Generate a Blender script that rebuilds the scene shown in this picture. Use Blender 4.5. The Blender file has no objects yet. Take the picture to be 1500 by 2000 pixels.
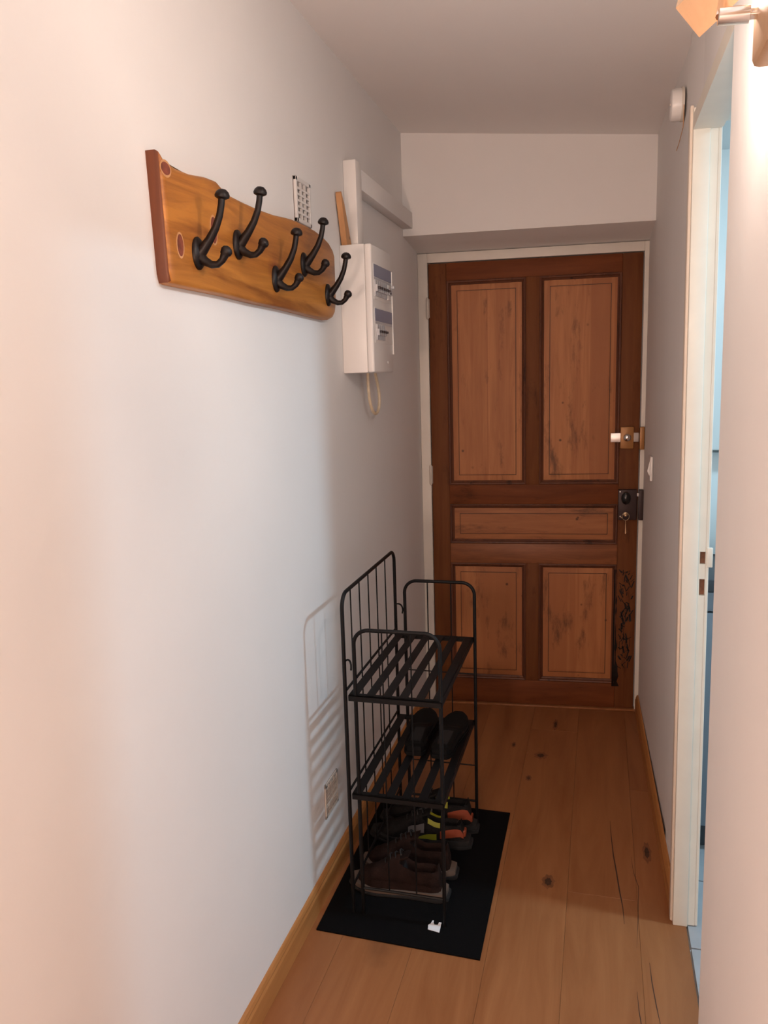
import bpy, bmesh, math, random
from mathutils import Vector, Matrix
random.seed(7)
S = bpy.context.scene
C = S.collection
PI = math.pi

# ------------------------------------------------------------------ camera
FPX, YAW, PITCH, ROLL, EYE = 1533.21, 0.27062, 0.16744, -0.03034, 1.53787
cy, sy, cp, sp = math.cos(YAW), math.sin(YAW), math.cos(PITCH), math.sin(PITCH)
F = Vector((-sy*cp, cy*cp, -sp)); R0 = Vector((cy, sy, 0)); U0 = R0.cross(F)
R_ = R0*math.cos(ROLL) + U0*math.sin(ROLL); U_ = -R0*math.sin(ROLL) + U0*math.cos(ROLL)
cd = bpy.data.cameras.new('camera'); cam = bpy.data.objects.new('camera', cd); C.objects.link(cam)
M = Matrix((R_, U_, -F)).transposed().to_4x4(); M.translation = Vector((0, 0, EYE)); cam.matrix_world = M
cd.sensor_fit = 'VERTICAL'; cd.sensor_height = 36; cd.sensor_width = 27; cd.lens = FPX/2000*36
cd.clip_start = 0.02
S.camera = cam

# ------------------------------------------------------------------ world, exposure
w = bpy.data.worlds.new('world'); S.world = w; w.use_nodes = True
w.node_tree.nodes['Background'].inputs[0].default_value = (0.35, 0.4, 0.5, 1)
w.node_tree.nodes['Background'].inputs[1].default_value = 0.02
vs = S.view_settings; vs.view_transform = 'Standard'; vs.look = 'None'; vs.gamma = 1; vs.use_curve_mapping = False
vs.exposure = 0.16
LAMP_W = 3.6        # second shade of the wall spotlight (outside the frame)
SPOT_W = 14.4       # bulb of the wall spotlight shade in view
FILL_W = 98.0       # fill light in the globe lamp added behind the viewer
KITCHEN_W = 31.0    # cool ceiling lamp of the kitchen
WARM = (1.0, .84, .74); WARM2 = (.85, .95, 1.0); FILLC = (1.0, .717, .575); COOL = (.52, .80, 1.0)

# ------------------------------------------------------------------ layout (metres)
XL = -0.785
DS = 0.0844; DY = 3.5686
def dor(x): return DY + DS*x                  # entrance door plane
def head(x): return 3.3146 + DS*x             # face of the lintel beam
def xr(y): return 0.287 - 0.0279*y            # right wall face
def zc(x): return 2.5038 - 0.0862*(x - XL)    # ceiling underside
YJ = 2.116                                    # far jamb of the kitchen doorway
XN = 0.204; YN = 1.50                         # near end of the doorway
LINT = 2.10

# ------------------------------------------------------------------ materials
def lin(c): return tuple(((v/255)/12.92 if v/255 <= .04045 else ((v/255+.055)/1.055)**2.4) for v in c)
def mat(name, col, rough=.5, metal=0, var=.0, vscale=8, bump=0, bscale=60, spec=.5):
    m = bpy.data.materials.new(name); m.use_nodes = True
    nt = m.node_tree; b = nt.nodes['Principled BSDF']
    b.inputs['Roughness'].default_value = rough; b.inputs['Metallic'].default_value = metal
    b.inputs['Specular IOR Level'].default_value = spec
    b.inputs['Base Color'].default_value = (*col, 1)
    tc = nt.nodes.new('ShaderNodeTexCoord')
    if var > 0:
        n = nt.nodes.new('ShaderNodeTexNoise'); n.inputs['Scale'].default_value = vscale; n.inputs['Detail'].default_value = 4
        nt.links.new(tc.outputs['Object'], n.inputs['Vector'])
        r = nt.nodes.new('ShaderNodeValToRGB')
        r.color_ramp.elements[0].position = .3; r.color_ramp.elements[1].position = .7
        r.color_ramp.elements[0].color = (*[v*(1-var) for v in col], 1); r.color_ramp.elements[1].color = (*[min(1, v*(1+var)) for v in col], 1)
        nt.links.new(n.outputs[0], r.inputs[0]); nt.links.new(r.outputs[0], b.inputs['Base Color'])
    if bump > 0:
        n2 = nt.nodes.new('ShaderNodeTexNoise'); n2.inputs['Scale'].default_value = bscale; n2.inputs['Detail'].default_value = 3
        nt.links.new(tc.outputs['Object'], n2.inputs['Vector'])
        bp = nt.nodes.new('ShaderNodeBump'); bp.inputs['Strength'].default_value = bump; bp.inputs['Distance'].default_value = .01
        nt.links.new(n2.outputs[0], bp.inputs['Height']); nt.links.new(bp.outputs[0], b.inputs['Normal'])
    return m

def wood(name, light, dark, axis='y', scale=1.0, rough=.5, knots=0.0, knotcol=(.05, .015, .01), stains=0.0,
         stretch=14, contrast=(.3, .75), objvar=0.0, spec=.4, kscale=3.0, boards=0.0):
    """grain stretched along an axis, optional knots, dark stains and glued-up boards"""
    m = bpy.data.materials.new(name); m.use_nodes = True
    nt = m.node_tree; L = nt.links.new; N = nt.nodes.new; b = nt.nodes['Principled BSDF']
    b.inputs['Roughness'].default_value = rough; b.inputs['Specular IOR Level'].default_value = spec
    tc = N('ShaderNodeTexCoord'); oi = N('ShaderNodeObjectInfo')
    ofs = N('ShaderNodeVectorMath'); ofs.operation = 'SCALE'; ofs.inputs['Scale'].default_value = 37.0
    cmb = N('ShaderNodeCombineXYZ')
    for i in range(3): L(oi.outputs['Random'], cmb.inputs[i])
    L(cmb.outputs[0], ofs.inputs[0])
    add = N('ShaderNodeVectorMath'); add.operation = 'ADD'; L(tc.outputs['Object'], add.inputs[0]); L(ofs.outputs[0], add.inputs[1])
    mp = N('ShaderNodeMapping'); sc = [stretch*scale]*3; sc['xyz'.index(axis)] = 1.1*scale; mp.inputs['Scale'].default_value = sc
    L(add.outputs[0], mp.inputs['Vector'])
    n = N('ShaderNodeTexNoise'); n.inputs['Scale'].default_value = 1.6; n.inputs['Detail'].default_value = 7; n.inputs['Roughness'].default_value = .62; n.inputs['Distortion'].default_value = .7
    L(mp.outputs[0], n.inputs['Vector'])
    r = N('ShaderNodeValToRGB'); r.color_ramp.elements[0].position = contrast[0]; r.color_ramp.elements[1].position = contrast[1]
    r.color_ramp.elements[0].color = (*dark, 1); r.color_ramp.elements[1].color = (*light, 1)
    L(n.outputs[0], r.inputs[0]); out = r.outputs[0]
    def mix(a, bcol, fac, mode='MIX'):
        x = N('ShaderNodeMix'); x.data_type = 'RGBA'; x.blend_type = mode
        L(fac, x.inputs[0]); L(a, x.inputs[6])
        if isinstance(bcol, tuple): x.inputs[7].default_value = (*bcol, 1)
        else: L(bcol, x.inputs[7])
        return x.outputs[2]
    def ramp(sock, p0, p1, v0=0, v1=1):
        q = N('ShaderNodeMapRange'); q.inputs['From Min'].default_value = p0; q.inputs['From Max'].default_value = p1
        q.inputs['To Min'].default_value = v0; q.inputs['To Max'].default_value = v1; q.clamp = True
        L(sock, q.inputs['Value']); return q.outputs[0]
    if boards > 0:
        mb = N('ShaderNodeMapping'); s2 = [1/boards]*3; s2['xyz'.index(axis)] = .0; mb.inputs['Scale'].default_value = s2
        L(add.outputs[0], mb.inputs['Vector'])
        wn = N('ShaderNodeTexVoronoi'); wn.inputs['Scale'].default_value = 1.0; L(mb.outputs[0], wn.inputs['Vector'])
        sx = N('ShaderNodeSeparateColor'); L(wn.outputs['Color'], sx.inputs[0])
        out = mix(out, dark, ramp(sx.outputs[0], .2, .9, 0, .85))
    if knots > 0:
        mk = N('ShaderNodeMapping'); s3 = [kscale]*3; s3['xyz'.index(axis)] = kscale*.55; mk.inputs['Scale'].default_value = s3
        L(add.outputs[0], mk.inputs['Vector'])
        v = N('ShaderNodeTexVoronoi'); v.inputs['Scale'].default_value = 1.0; L(mk.outputs[0], v.inputs['Vector'])
        n3 = N('ShaderNodeTexNoise'); n3.inputs['Scale'].default_value = 30; L(add.outputs[0], n3.inputs['Vector'])
        dd = N('ShaderNodeMath'); dd.operation = 'MULTIPLY_ADD'; L(n3.outputs[0], dd.inputs[0]); dd.inputs[1].default_value = .06; L(v.outputs['Distance'], dd.inputs[2])
        out = mix(out, knotcol, ramp(dd.outputs[0], .045+.03, .10+.03, knots, 0))
    if stains > 0:
        ms = N('ShaderNodeMapping'); s4 = [9]*3; s4['xyz'.index(axis)] = 2.6; ms.inputs['Scale'].default_value = s4
        L(add.outputs[0], ms.inputs['Vector'])
        n4 = N('ShaderNodeTexNoise'); n4.inputs['Scale'].default_value = 1.5; n4.inputs['Detail'].default_value = 6; n4.inputs['Roughness'].default_value = .7
        L(ms.outputs[0], n4.inputs['Vector'])
        out = mix(out, tuple(v*.16 for v in dark), ramp(n4.outputs[0], .57, .72, 0, stains))
    if stains > .6:
        vv_ = N('ShaderNodeTexVoronoi'); vv_.inputs['Scale'].default_value = 17; L(add.outputs[0], vv_.inputs['Vector'])
        sc_ = N('ShaderNodeSeparateColor'); L(vv_.outputs['Color'], sc_.inputs[0])
        mm = N('ShaderNodeMath'); mm.operation = 'MULTIPLY'; L(ramp(vv_.outputs['Distance'], .06, .13, 1, 0), mm.inputs[0]); L(ramp(sc_.outputs[0], .6, .75, 0, .85), mm.inputs[1])
        out = mix(out, tuple(v*.2 for v in dark), mm.outputs[0])
    if objvar > 0:
        out = mix(out, dark, ramp(oi.outputs['Random'], 0, 1, 0, objvar))
    L(out, b.inputs['Base Color'])
    bp = N('ShaderNodeBump'); bp.inputs['Strength'].default_value = .12; bp.inputs['Distance'].default_value = .004
    L(n.outputs[0], bp.inputs['Height']); L(bp.outputs[0], b.inputs['Normal'])
    return m

def emis(name, col, strength):
    m = bpy.data.materials.new(name); m.use_nodes = True
    b = m.node_tree.nodes['Principled BSDF']; b.inputs['Base Color'].default_value = (*col, 1)
    b.inputs['Emission Color'].default_value = (*col, 1); b.inputs['Emission Strength'].default_value = strength
    return m

m_wall = mat('plaster_paint', (.80, .775, .755), .75, var=.015, vscale=3, bump=.08, bscale=22, spec=.25)
m_ceil = mat('ceiling_paint', (.86, .825, .80), .85, var=.01, vscale=3, spec=.2)
m_cream = mat('cream_gloss_paint', (.74, .70, .61), .42, var=.03, vscale=14, bump=.03, bscale=30)
m_frame = mat('white_frame_paint', (.74, .69, .62), .5, var=.03, vscale=10)
m_plastic = mat('white_plastic', (.80, .77, .74), .35)
m_grille = mat('white_vent_plastic', (.72, .68, .65), .5)
m_beige = mat('aged_beige_plastic', (.62, .56, .48), .5)
m_dark = mat('dark_hollow', (.02, .016, .014), .9)
m_floor = wood('oak_floor', (.36, .150, .058), (.24, .086, .029), 'y', 1.0, .42, knots=.35, knotcol=(.07, .03, .015), stretch=10, objvar=.22, kscale=1.9, spec=.35)
m_base = wood('oak_skirting', (.52, .24, .08), (.38, .155, .045), 'y', 1.0, .4, stretch=16, spec=.4)
m_crack = mat('dark_floor_crack', (.045, .02, .012), .8)
m_panel = wood('pitch_pine_panel', (.52, .215, .075), (.33, .115, .037), 'z', 1.3, .55, stains=.75, stretch=16, boards=.16)
m_panelh = wood('pitch_pine_panel_cross', (.40, .15, .05), (.26, .088, .028), 'x', 1.3, .55, stains=.7, stretch=16)
m_stile = wood('dark_pine_stile', (.19, .068, .022), (.12, .038, .013), 'z', 1.0, .6, stains=.6, stretch=16, spec=.15)
m_rail = wood('dark_pine_rail', (.20, .058, .018), (.12, .034, .011), 'x', 1.0, .6, stains=.6, stretch=16, spec=.15)
m_railw = wood('worn_pine_rail', (.32, .115, .04), (.15, .045, .016), 'x', 1.0, .5, stains=.6, stretch=12)
m_mould = wood('dark_pine_moulding', (.15, .048, .02), (.07, .022, .01), 'z', 1.2, .5, stains=.7, stretch=14)
m_board = wood('varnished_pine_board', (.52, .205, .036), (.24, .075, .013), 'y', 1.2, .42, knots=.9, knotcol=(.20, .045, .02), stretch=12, contrast=(.36, .62), kscale=2.6)
m_end = wood('varnished_pine_end', (.17, .046, .013), (.10, .026, .008), 'z', 1.5, .45)
m_iron = mat('dark_cast_iron', (.0075, .0042, .0038), .42, 0, var=.25, vscale=40, bump=.08, bscale=90, spec=.3)
m_black = mat('black_coated_wire', (.0035, .0032, .0035), .5, 0, spec=.22)
m_mat = mat('black_rubber_mat', (.0045, .004, .0042), .95, bump=.4, bscale=700, spec=.08)
m_steel = mat('polished_chrome', (.75, .72, .70), .12, 1)
m_bolt = mat('brushed_nickel', (.72, .68, .66), .35, .6)
m_ochre = mat('ochre_lock_enamel', (.36, .165, .05), .4, .2)
m_lock = mat('dark_lock_case', (.045, .026, .026), .5, .3)
m_lockk = mat('black_bakelite_knob', (.006, .005, .005), .25)
m_brass = mat('worn_brass', (.62, .45, .28), .3, .9)
m_hinge = mat('painted_hinge', (.60, .54, .47), .5)
m_grey = mat('breaker_grey', (.52, .52, .54), .4)
m_blue = mat('label_strip_blue_grey', (.26, .28, .37), .35)
m_lever = mat('breaker_lever', (.03, .025, .03), .4)
m_cable = mat('cream_cable_sleeve', (.66, .54, .38), .5, var=.08, vscale=60)
m_off = wood('raw_pine', (.62, .33, .15), (.48, .23, .095), 'z', 1.5, .6)
m_spot = wood('beech', (.58, .37, .215), (.50, .30, .165), 'z', 1.5, .45)
m_bulb = emis('lit_bulb', (1, .9, .8), 4)
m_globe = bpy.data.materials.new('fill_lamp_globe'); m_globe.use_nodes = True  # see-through glowing shell of the added fill lamp
_n = m_globe.node_tree; _t = _n.nodes.new('ShaderNodeBsdfTransparent'); _e = _n.nodes.new('ShaderNodeEmission'); _e.inputs[0].default_value = (1, .8, .65, 1); _e.inputs[1].default_value = 3
_m = _n.nodes.new('ShaderNodeMixShader'); _m.inputs[0].default_value = .3; _n.links.new(_t.outputs[0], _m.inputs[1]); _n.links.new(_e.outputs[0], _m.inputs[2]); _n.links.new(_m.outputs[0], _n.nodes['Material Output'].inputs[0])
m_led = emis('kitchen_led', (.82, .92, 1), 4)
m_paper = mat('white_paper', (.80, .80, .82), .7)
m_leather = mat('brown_nubuck', (.018, .0085, .0062), .8, var=.2, vscale=30, bump=.2, bscale=160, spec=.12)
m_leatherd = mat('dark_lining', (.006, .004, .004), .85)
m_mid = mat('taupe_midsole', (.12, .082, .062), .6)
m_outs = mat('dark_outsole', (.010, .008, .0075), .8)
m_mesh = mat('charcoal_mesh_upper', (.013, .011, .0105), .8, bump=.3, bscale=260, spec=.12)
m_orange = mat('orange_heel_patch', (.26, .045, .014), .55)
m_neon = mat('neon_yellow_trim', (.28, .27, .016), .5)
m_pale = mat('pale_grey_overlay', (.15, .13, .125), .6)
m_shoeb = mat('black_leather', (.0035, .003, .003), .7, spec=.15)
m_lace = mat('dark_lace', (.012, .010, .009), .8)
m_kwall = mat('kitchen_white_gloss', (.82, .80, .765), .3)
m_kgap = mat('grey_joint', (.33, .36, .40), .6)
m_kcount = mat('charcoal_worktop', (.05, .05, .055), .4)
m_kapp = mat('grey_steel_front', (.25, .27, .30), .38, .4)
m_ktile = mat('grey_floor_tile', (.36, .36, .37), .4, var=.12, vscale=9)
m_kgrout = mat('pale_grout', (.55, .54, .53), .8)
m_rust = mat('rusty_mortise', (.20, .085, .045), .8, var=.3, vscale=60)

# ------------------------------------------------------------------ builders
def chain(p):
    v = Vector((0, 0, 0))
    while p is not None: v += p.location; p = p.parent
    return v
def link(name, me, parent=None):
    o = bpy.data.objects.new(name, me); C.objects.link(o)
    if parent is not None: o.parent = parent
    return o
def tag(o, label=None, cat=None, group=None, kind=None):
    if label: o['label'] = label
    if cat: o['category'] = cat
    if group: o['group'] = group
    if kind: o['kind'] = kind
    return o
def thing(name, loc, label=None, cat=None, group=None, kind=None):
    o = bpy.data.objects.new(name, None); C.objects.link(o); o.location = loc; o.empty_display_size = .05
    return tag(o, label, cat, group, kind)
def build(name, bm, m, parent=None, smooth=False, origin=None):
    """bm is in world coordinates; the object's own origin is the parent's chain plus origin"""
    bmesh.ops.recalc_face_normals(bm, faces=bm.faces)
    base = chain(parent)
    org = Vector(origin) if origin is not None else (base if parent is not None else None)
    if org is None:
        c = [v.co for v in bm.verts]
        org = Vector(((min(v.x for v in c)+max(v.x for v in c))/2, (min(v.y for v in c)+max(v.y for v in c))/2, min(v.z for v in c)))
    bmesh.ops.translate(bm, verts=bm.verts, vec=-org)
    me = bpy.data.meshes.new(name); bm.to_mesh(me); bm.free()
    ms = m if isinstance(m, (list, tuple)) else [m]
    for q in ms: me.materials.append(q)
    if smooth:
        for p in me.polygons: p.use_smooth = True
        try: me.set_sharp_from_angle(angle=math.radians(40))
        except Exception: pass
    o = link(name, me, parent); o.location = org - base
    return o
def shear_door(bm, verts=None):
    for v in (verts or bm.verts): v.co.y += dor(v.co.x)
def add_box(bm, lo, hi, bev=0.0, seg=2):
    lo = [min(a, b) for a, b in zip(lo, hi)], [max(a, b) for a, b in zip(lo, hi)]
    lo, hi = lo
    r = bmesh.ops.create_cube(bm, size=1)
    vs_ = r['verts']
    for v in vs_:
        v.co = Vector([(lo[i]+hi[i])/2 + v.co[i]*(hi[i]-lo[i]) for i in range(3)])
    if bev > 0:
        es = list({e for v in vs_ for e in v.link_edges})
        bmesh.ops.bevel(bm, geom=es, offset=min(bev, .45*min(hi[i]-lo[i] for i in range(3))), segments=seg, affect='EDGES', profile=.5)
def box(name, lo, hi, m, parent=None, bev=0.0, door=False, smooth=False):
    bm = bmesh.new(); add_box(bm, lo, hi, bev)
    if door: shear_door(bm)
    return build(name, bm, m, parent, smooth=bev > 0)
def add_hex(bm, p):
    v = [bm.verts.new(q) for q in p]
    for f in ((0, 1, 2, 3), (4, 5, 6, 7), (0, 1, 5, 4), (1, 2, 6, 5), (2, 3, 7, 6), (3, 0, 4, 7)): bm.faces.new([v[i] for i in f])
def add_tube(bm, pts, r, seg=8, cap=True):
    pts = [Vector(p) for p in pts]; n = len(pts)
    rs = r if isinstance(r, (list, tuple)) else [r]*n
    T = [(pts[min(i+1, n-1)]-pts[max(i-1, 0)]).normalized() for i in range(n)]
    a = Vector((0, 0, 1)) if abs(T[0].z) < .9 else Vector((1, 0, 0))
    nrm = T[0].cross(a).normalized(); rings = []
    for i in range(n):
        nrm = (nrm - T[i]*nrm.dot(T[i])).normalized(); b = T[i].cross(nrm)
        rings.append([bm.verts.new(pts[i]+(nrm*math.cos(2*PI*k/seg)+b*math.sin(2*PI*k/seg))*rs[i]) for k in range(seg)])
    for i in range(n-1):
        for k in range(seg): bm.faces.new((rings[i][k], rings[i][(k+1) % seg], rings[i+1][(k+1) % seg], rings[i+1][k]))
    if cap: bm.faces.new(rings[0][::-1]); bm.faces.new(rings[-1])
def tube(name, pts, r, m, parent=None, seg=8):
    bm = bmesh.new(); add_tube(bm, pts, r, seg); return build(name, bm, m, parent, smooth=True)
def add_lathe(bm, prof, center, axis, seg=20):
    """prof: (radius, height along axis)"""
    ax = Vector(axis).normalized(); a = Vector((0, 0, 1)) if abs(ax.z) < .9 else Vector((1, 0, 0))
    u = ax.cross(a).normalized(); v = ax.cross(u); c = Vector(center); rings = []
    for r, h in prof:
        if r < 1e-6: rings.append([bm.verts.new(c+ax*h)])
        else: rings.append([bm.verts.new(c+ax*h+(u*math.cos(2*PI*k/seg)+v*math.sin(2*PI*k/seg))*r) for k in range(seg)])
    for A, B in zip(rings[:-1], rings[1:]):
        for k in range(seg):
            k2 = (k+1) % seg
            if len(A) == 1 and len(B) == 1: continue
            if len(A) == 1: bm.faces.new((A[0], B[k], B[k2]))
            elif len(B) == 1: bm.faces.new((A[k], A[k2], B[0]))
            else: bm.faces.new((A[k], A[k2], B[k2], B[k]))
    for Rg in (rings[0], rings[-1]):
        if len(Rg) > 2: bm.faces.new(Rg)
def lathe(name, prof, center, axis, m, parent=None, seg=20):
    bm = bmesh.new(); add_lathe(bm, prof, center, axis, seg); return build(name, bm, m, parent, smooth=True)
def dup(o, parent, dloc=(0, 0, 0)):
    c = o.copy(); C.objects.link(c); c.parent = parent; c.location = Vector(o.location)+Vector(dloc); return c
def light(name, kind, loc, power, col, parent=None, size=.05):
    ld = bpy.data.lights.new(name, kind); ld.energy = power; ld.color = col
    if kind == 'AREA': ld.shape = 'DISK'; ld.size = size
    else: ld.shadow_soft_size = size
    o = bpy.data.objects.new(name, ld); C.objects.link(o)
    o.parent = parent; o.location = Vector(loc) - chain(parent); return o

# ================================================================== SETTING
YB = -2.6                                     # back of the hallway behind the camera
# left wall: one slab, face at XL
o = box('wall_left', (XL-.12, YB, -.02), (XL, 3.62, 2.75), m_wall); tag(o, 'white plastered left hallway wall carrying the coat rack and electrical panel', kind='structure')
# far wall behind the entrance door: strips beside and over the frame, then the lintel beam in front
bm = bmesh.new()
add_box(bm, (XL-.12, .03, -.02), (.34, .13, 2.75)); shear_door(bm)
o = build('wall_far', bm, m_wall); tag(o, 'white end wall behind the entrance door', kind='structure')
bm = bmesh.new()
x0, x1 = XL-.05, .30
add_hex(bm, [(x0, head(x0), 2.109), (x1, head(x1), 2.109), (x1, dor(x1)+.03, 2.072), (x0, dor(x0)+.03, 2.072),
             (x0, head(x0), 2.72), (x1, head(x1), 2.72), (x1, dor(x1)+.03, 2.72), (x0, dor(x0)+.03, 2.72)])
o = build('trim_1', bm, m_wall); tag(o, 'boxed plaster beam above the wooden entrance door', kind='structure')
# ceiling with a slight fall to the right
bm = bmesh.new()
add_hex(bm, [(XL-.12, YB, zc(XL-.12)), (.34, YB, zc(.34)), (.34, 3.75, zc(.34)), (XL-.12, 3.75, zc(XL-.12)),
             (XL-.12, YB, 2.75), (.34, YB, 2.75), (.34, 3.75, 2.75), (XL-.12, 3.75, 2.75)])
o = build('ceiling', bm, m_ceil); tag(o, 'white hallway ceiling falling slightly to the right', kind='structure')
# right wall: beyond the kitchen doorway, above it and the part nearer the camera, one body with the opening cut out
bm = bmesh.new()
T2 = .303
def rpiece(ya, xa, yb, xb, z0, z1, T2=.303):
    add_hex(bm, [(xa, ya, z0), (T2, ya, z0), (T2, yb, z0), (xb, yb, z0), (xa, ya, z1), (T2, ya, z1), (T2, yb, z1), (xb, yb, z1)])
rpiece(YJ+.04, xr(YJ+.04), YJ+.30, xr(YJ+.30), -.02, 2.70, .262)
rpiece(YJ+.30, xr(YJ+.03), 3.62, xr(3.62), -.02, 2.70)
rpiece(YN, XN, YJ+.042, xr(YJ+.042), LINT+.03, 2.70)
add_hex(bm, [(XN+.012, YB, -.02), (T2, YB, -.02), (T2, YN-.055, -.02), (XN, YN-.055, -.02), (XN+.012, YB, 2.70), (T2, YB, 2.70), (T2, YN+.04, 2.70), (XN, YN+.04, 2.70)])
o = build('wall_right', bm, m_wall); tag(o, 'white right hallway wall with the kitchen doorway opening', kind='structure')
o = box('wall_back', (XL-.12, YB-.1, -.02), (T2, YB, 2.75), m_wall); tag(o, 'white wall closing the hallway behind the viewer', kind='structure')

# floor: sub-floor slab and oak planks
TH = .255                                     # wood / tile line in the doorway
fl = box('floor', (XL-.12, YB, -.06), (.31, 3.75, -.013), m_dark); tag(fl, 'wide oak plank hallway floor', kind='structure')
PW = .2005; seams = [-.875+PW*i for i in range(7)]
def plank(xa, xb, ya, yb):
    bm = bmesh.new(); add_box(bm, (xa+.0002, ya+.0002, -.013), (xb-.0002, yb-.0002, 0), .0005, 1)
    return build('plank', bm, m_floor, fl, origin=((xa+xb)/2, (ya+yb)/2, -.013))
offs = [.35, 1.5, .9, .1, 1.2, .55]
for i in range(6):
    xa, xb = seams[i], min(seams[i+1], TH)
    if xb-xa < .01: continue
    y = YB - offs[i]
    while y < 3.6:
        a, b = max(y, YB), min(y+2.0, 3.66)
        if b-a > .02: plank(xa, xb, a, b)
        y += 2.0
# long drying cracks in the boards, inlaid flush
def crack(pts, wd):
    bm = bmesh.new(); vs1 = []
    n = len(pts)
    for i, (x, y) in enumerate(pts):
        h = wd*(.15+math.sin(PI*(i+.25)/(n-.5)))*.5
        vs1.append((bm.verts.new((x-h, y, .0004)), bm.verts.new((x+h, y, .0004))))
    for a, b in zip(vs1[:-1], vs1[1:]): bm.faces.new((a[0], a[1], b[1], b[0]))
    r = bmesh.ops.extrude_face_region(bm, geom=list(bm.faces)); bmesh.ops.translate(bm, verts=[v for v in r['geom'] if isinstance(v, bmesh.types.BMVert)], vec=(0, 0, -.004))
    build('plank_crack', bm, m_crack, fl)
crack([(.055, 2.62), (.058, 2.52), (.063, 2.42), (.071, 2.33), (.078, 2.24), (.086, 2.16), (.088, 2.09)], .0035)
crack([(.118, 2.42), (.122, 2.34), (.134, 2.27), (.130, 2.19), (.125, 2.10), (.118, 2.00)], .0014)
crack([(.112, 1.84), (.114, 1.78), (.120, 1.70), (.128, 1.62), (.126, 1.54)], .002)
crack([(.148, 1.95), (.150, 1.88), (.156, 1.80), (.162, 1.74)], .0022)
# dark knots
m_knot = mat('floor_knot', (.055, .024, .012), .6, var=.4, vscale=80); m_knoth = mat('floor_knot_halo', (.19, .07, .026), .5, var=.2, vscale=40)
for (x, y, a, b_) in ((-.132, 2.235, .010, .018), (-.213, 3.055, .014, .016), (-.245, 2.86, .006, .012), (-.17, 3.36, .006, .03), (-.33, 3.13, .005, .014), (.168, 2.455, .007, .030)):
    for k, mm_ in ((1.9, m_knoth), (1.0, m_knot)):
        bm = bmesh.new(); add_lathe(bm, [(1, -.002), (1, .0001), (.0, .0002)], (0, 0, 0), (0, 0, 1), 18)
        for i_, v in enumerate(bm.verts):
            j_ = 1+.16*math.sin(i_*2.4); v.co = Vector((x+v.co.x*a*k*j_, y+v.co.y*b_*k*j_, v.co.z+(.0002 if k == 1 else 0)))
        build('plank_knot', bm, mm_, fl)
# skirting boards with an ogee top
def skirt(name, pts, side, label):
    """pts: wall line; profile grows to +x (side=1) or -x (side=-1)"""
    prof = [(0, 0), (.013, 0), (.013, .058), (.010, .066), (.0105, .070), (.007, .078), (.003, .082), (0, .082)]
    bm = bmesh.new(); rings = []
    for (x, y) in pts: rings.append([bm.verts.new((x+side*u, y, z)) for u, z in prof])
    for A, B in zip(rings[:-1], rings[1:]):
        for k in range(len(prof)): bm.faces.new((A[k], A[(k+1) % len(prof)], B[(k+1) % len(prof)], B[k]))
    bm.faces.new(rings[0]); bm.faces.new(rings[-1])
    return tag(build(name, bm, m_base, None), label, kind='structure')
skirt('baseboard_left', [(XL, YB), (XL, 1.8), (XL, dor(XL)-.01)], 1, 'oak baseboard along the left wall')
skirt('baseboard_right', [(xr(2.165), 2.165), (xr(3.5), 3.5), (xr(3.57), 3.57)], -1, 'short oak baseboard ending at the kitchen door casing')

# ------------------------------------------------------------------ entrance door
DL, DR, ZT = -.7385, .166, 2.03
door = thing('door_1', (-.286, dor(-.286), .008), 'old pitch pine panelled entrance door with dark stiles', kind='structure')
def dbox(name, x0, x1, z0, z1, d0, d1, m, parent=door, bev=.0):
    """door box: d is measured out of the door face towards the hallway"""
    bm = bmesh.new(); add_box(bm, (x0, -d1, z0), (x1, -d0, z1), bev)
    shear_door(bm); return build(name, bm, m, parent, smooth=bev > 0)
dbox('stile', DL, -.66, .010, ZT, -.034, 0, m_stile, bev=.003)
rst = dbox('stile', .083, DR, .010, ZT, -.034, 0, m_stile, bev=.003)
for z0, z1, rm in ((1.955, ZT, m_rail), (.962, 1.052, m_rail), (.687, .780, m_railw), (.010, .126, m_rail)): dbox('rail', -.66, .083, z0, z1, -.034, -.001, rm, bev=.002)
dbox('muntin', -.317, -.260, 1.052, 1.955, -.034, -.0015, m_stile, bev=.002)
dbox('muntin', -.317, -.260, .126, .687, -.034, -.0015, m_stile, bev=.002)
def rings(name, x0, x1, z0, z1, prof, m, fill=True, parent=door):
    bm = bmesh.new(); R = []
    for ins, d in prof:
        R.append([bm.verts.new((x, -d, z)) for x, z in ((x0+ins, z0+ins), (x1-ins, z0+ins), (x1-ins, z1-ins), (x0+ins, z1-ins))])
    for A, B in zip(R[:-1], R[1:]):
        for k in range(4): bm.faces.new((A[k], A[(k+1) % 4], B[(k+1) % 4], B[k]))
    if fill:
        bm.faces.new(R[-1]); bm.faces.ensure_lookup_table()
        for k in range(8, 20): bm.faces[k].material_index = 1
    shear_door(bm); return build(name, bm, m, parent)
for x0, x1, z0, z1, pm in ((-.66, -.317, 1.052, 1.955, m_panel), (-.260, .083, 1.052, 1.955, m_panel), (-.66, .083, .780, .962, m_panelh),
                           (-.66, -.317, .126, .687, m_panel), (-.260, .083, .126, .687, m_panel)):
    rings('moulding', x0, x1, z0, z1, [(0, -.02), (0, .001), (.004, .003), (.009, .001), (.012, -.006), (.018, -.010), (.020, -.016), (.020, -.02)], m_mould, False)
    rings('panel', x0, x1, z0, z1, [(.016, -.022), (.016, -.0135), (.043, -.0115), (.0435, -.0140), (.0455, -.0140), (.0460, -.0105), (.052, -.0100)], [pm, m_mould])
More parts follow.
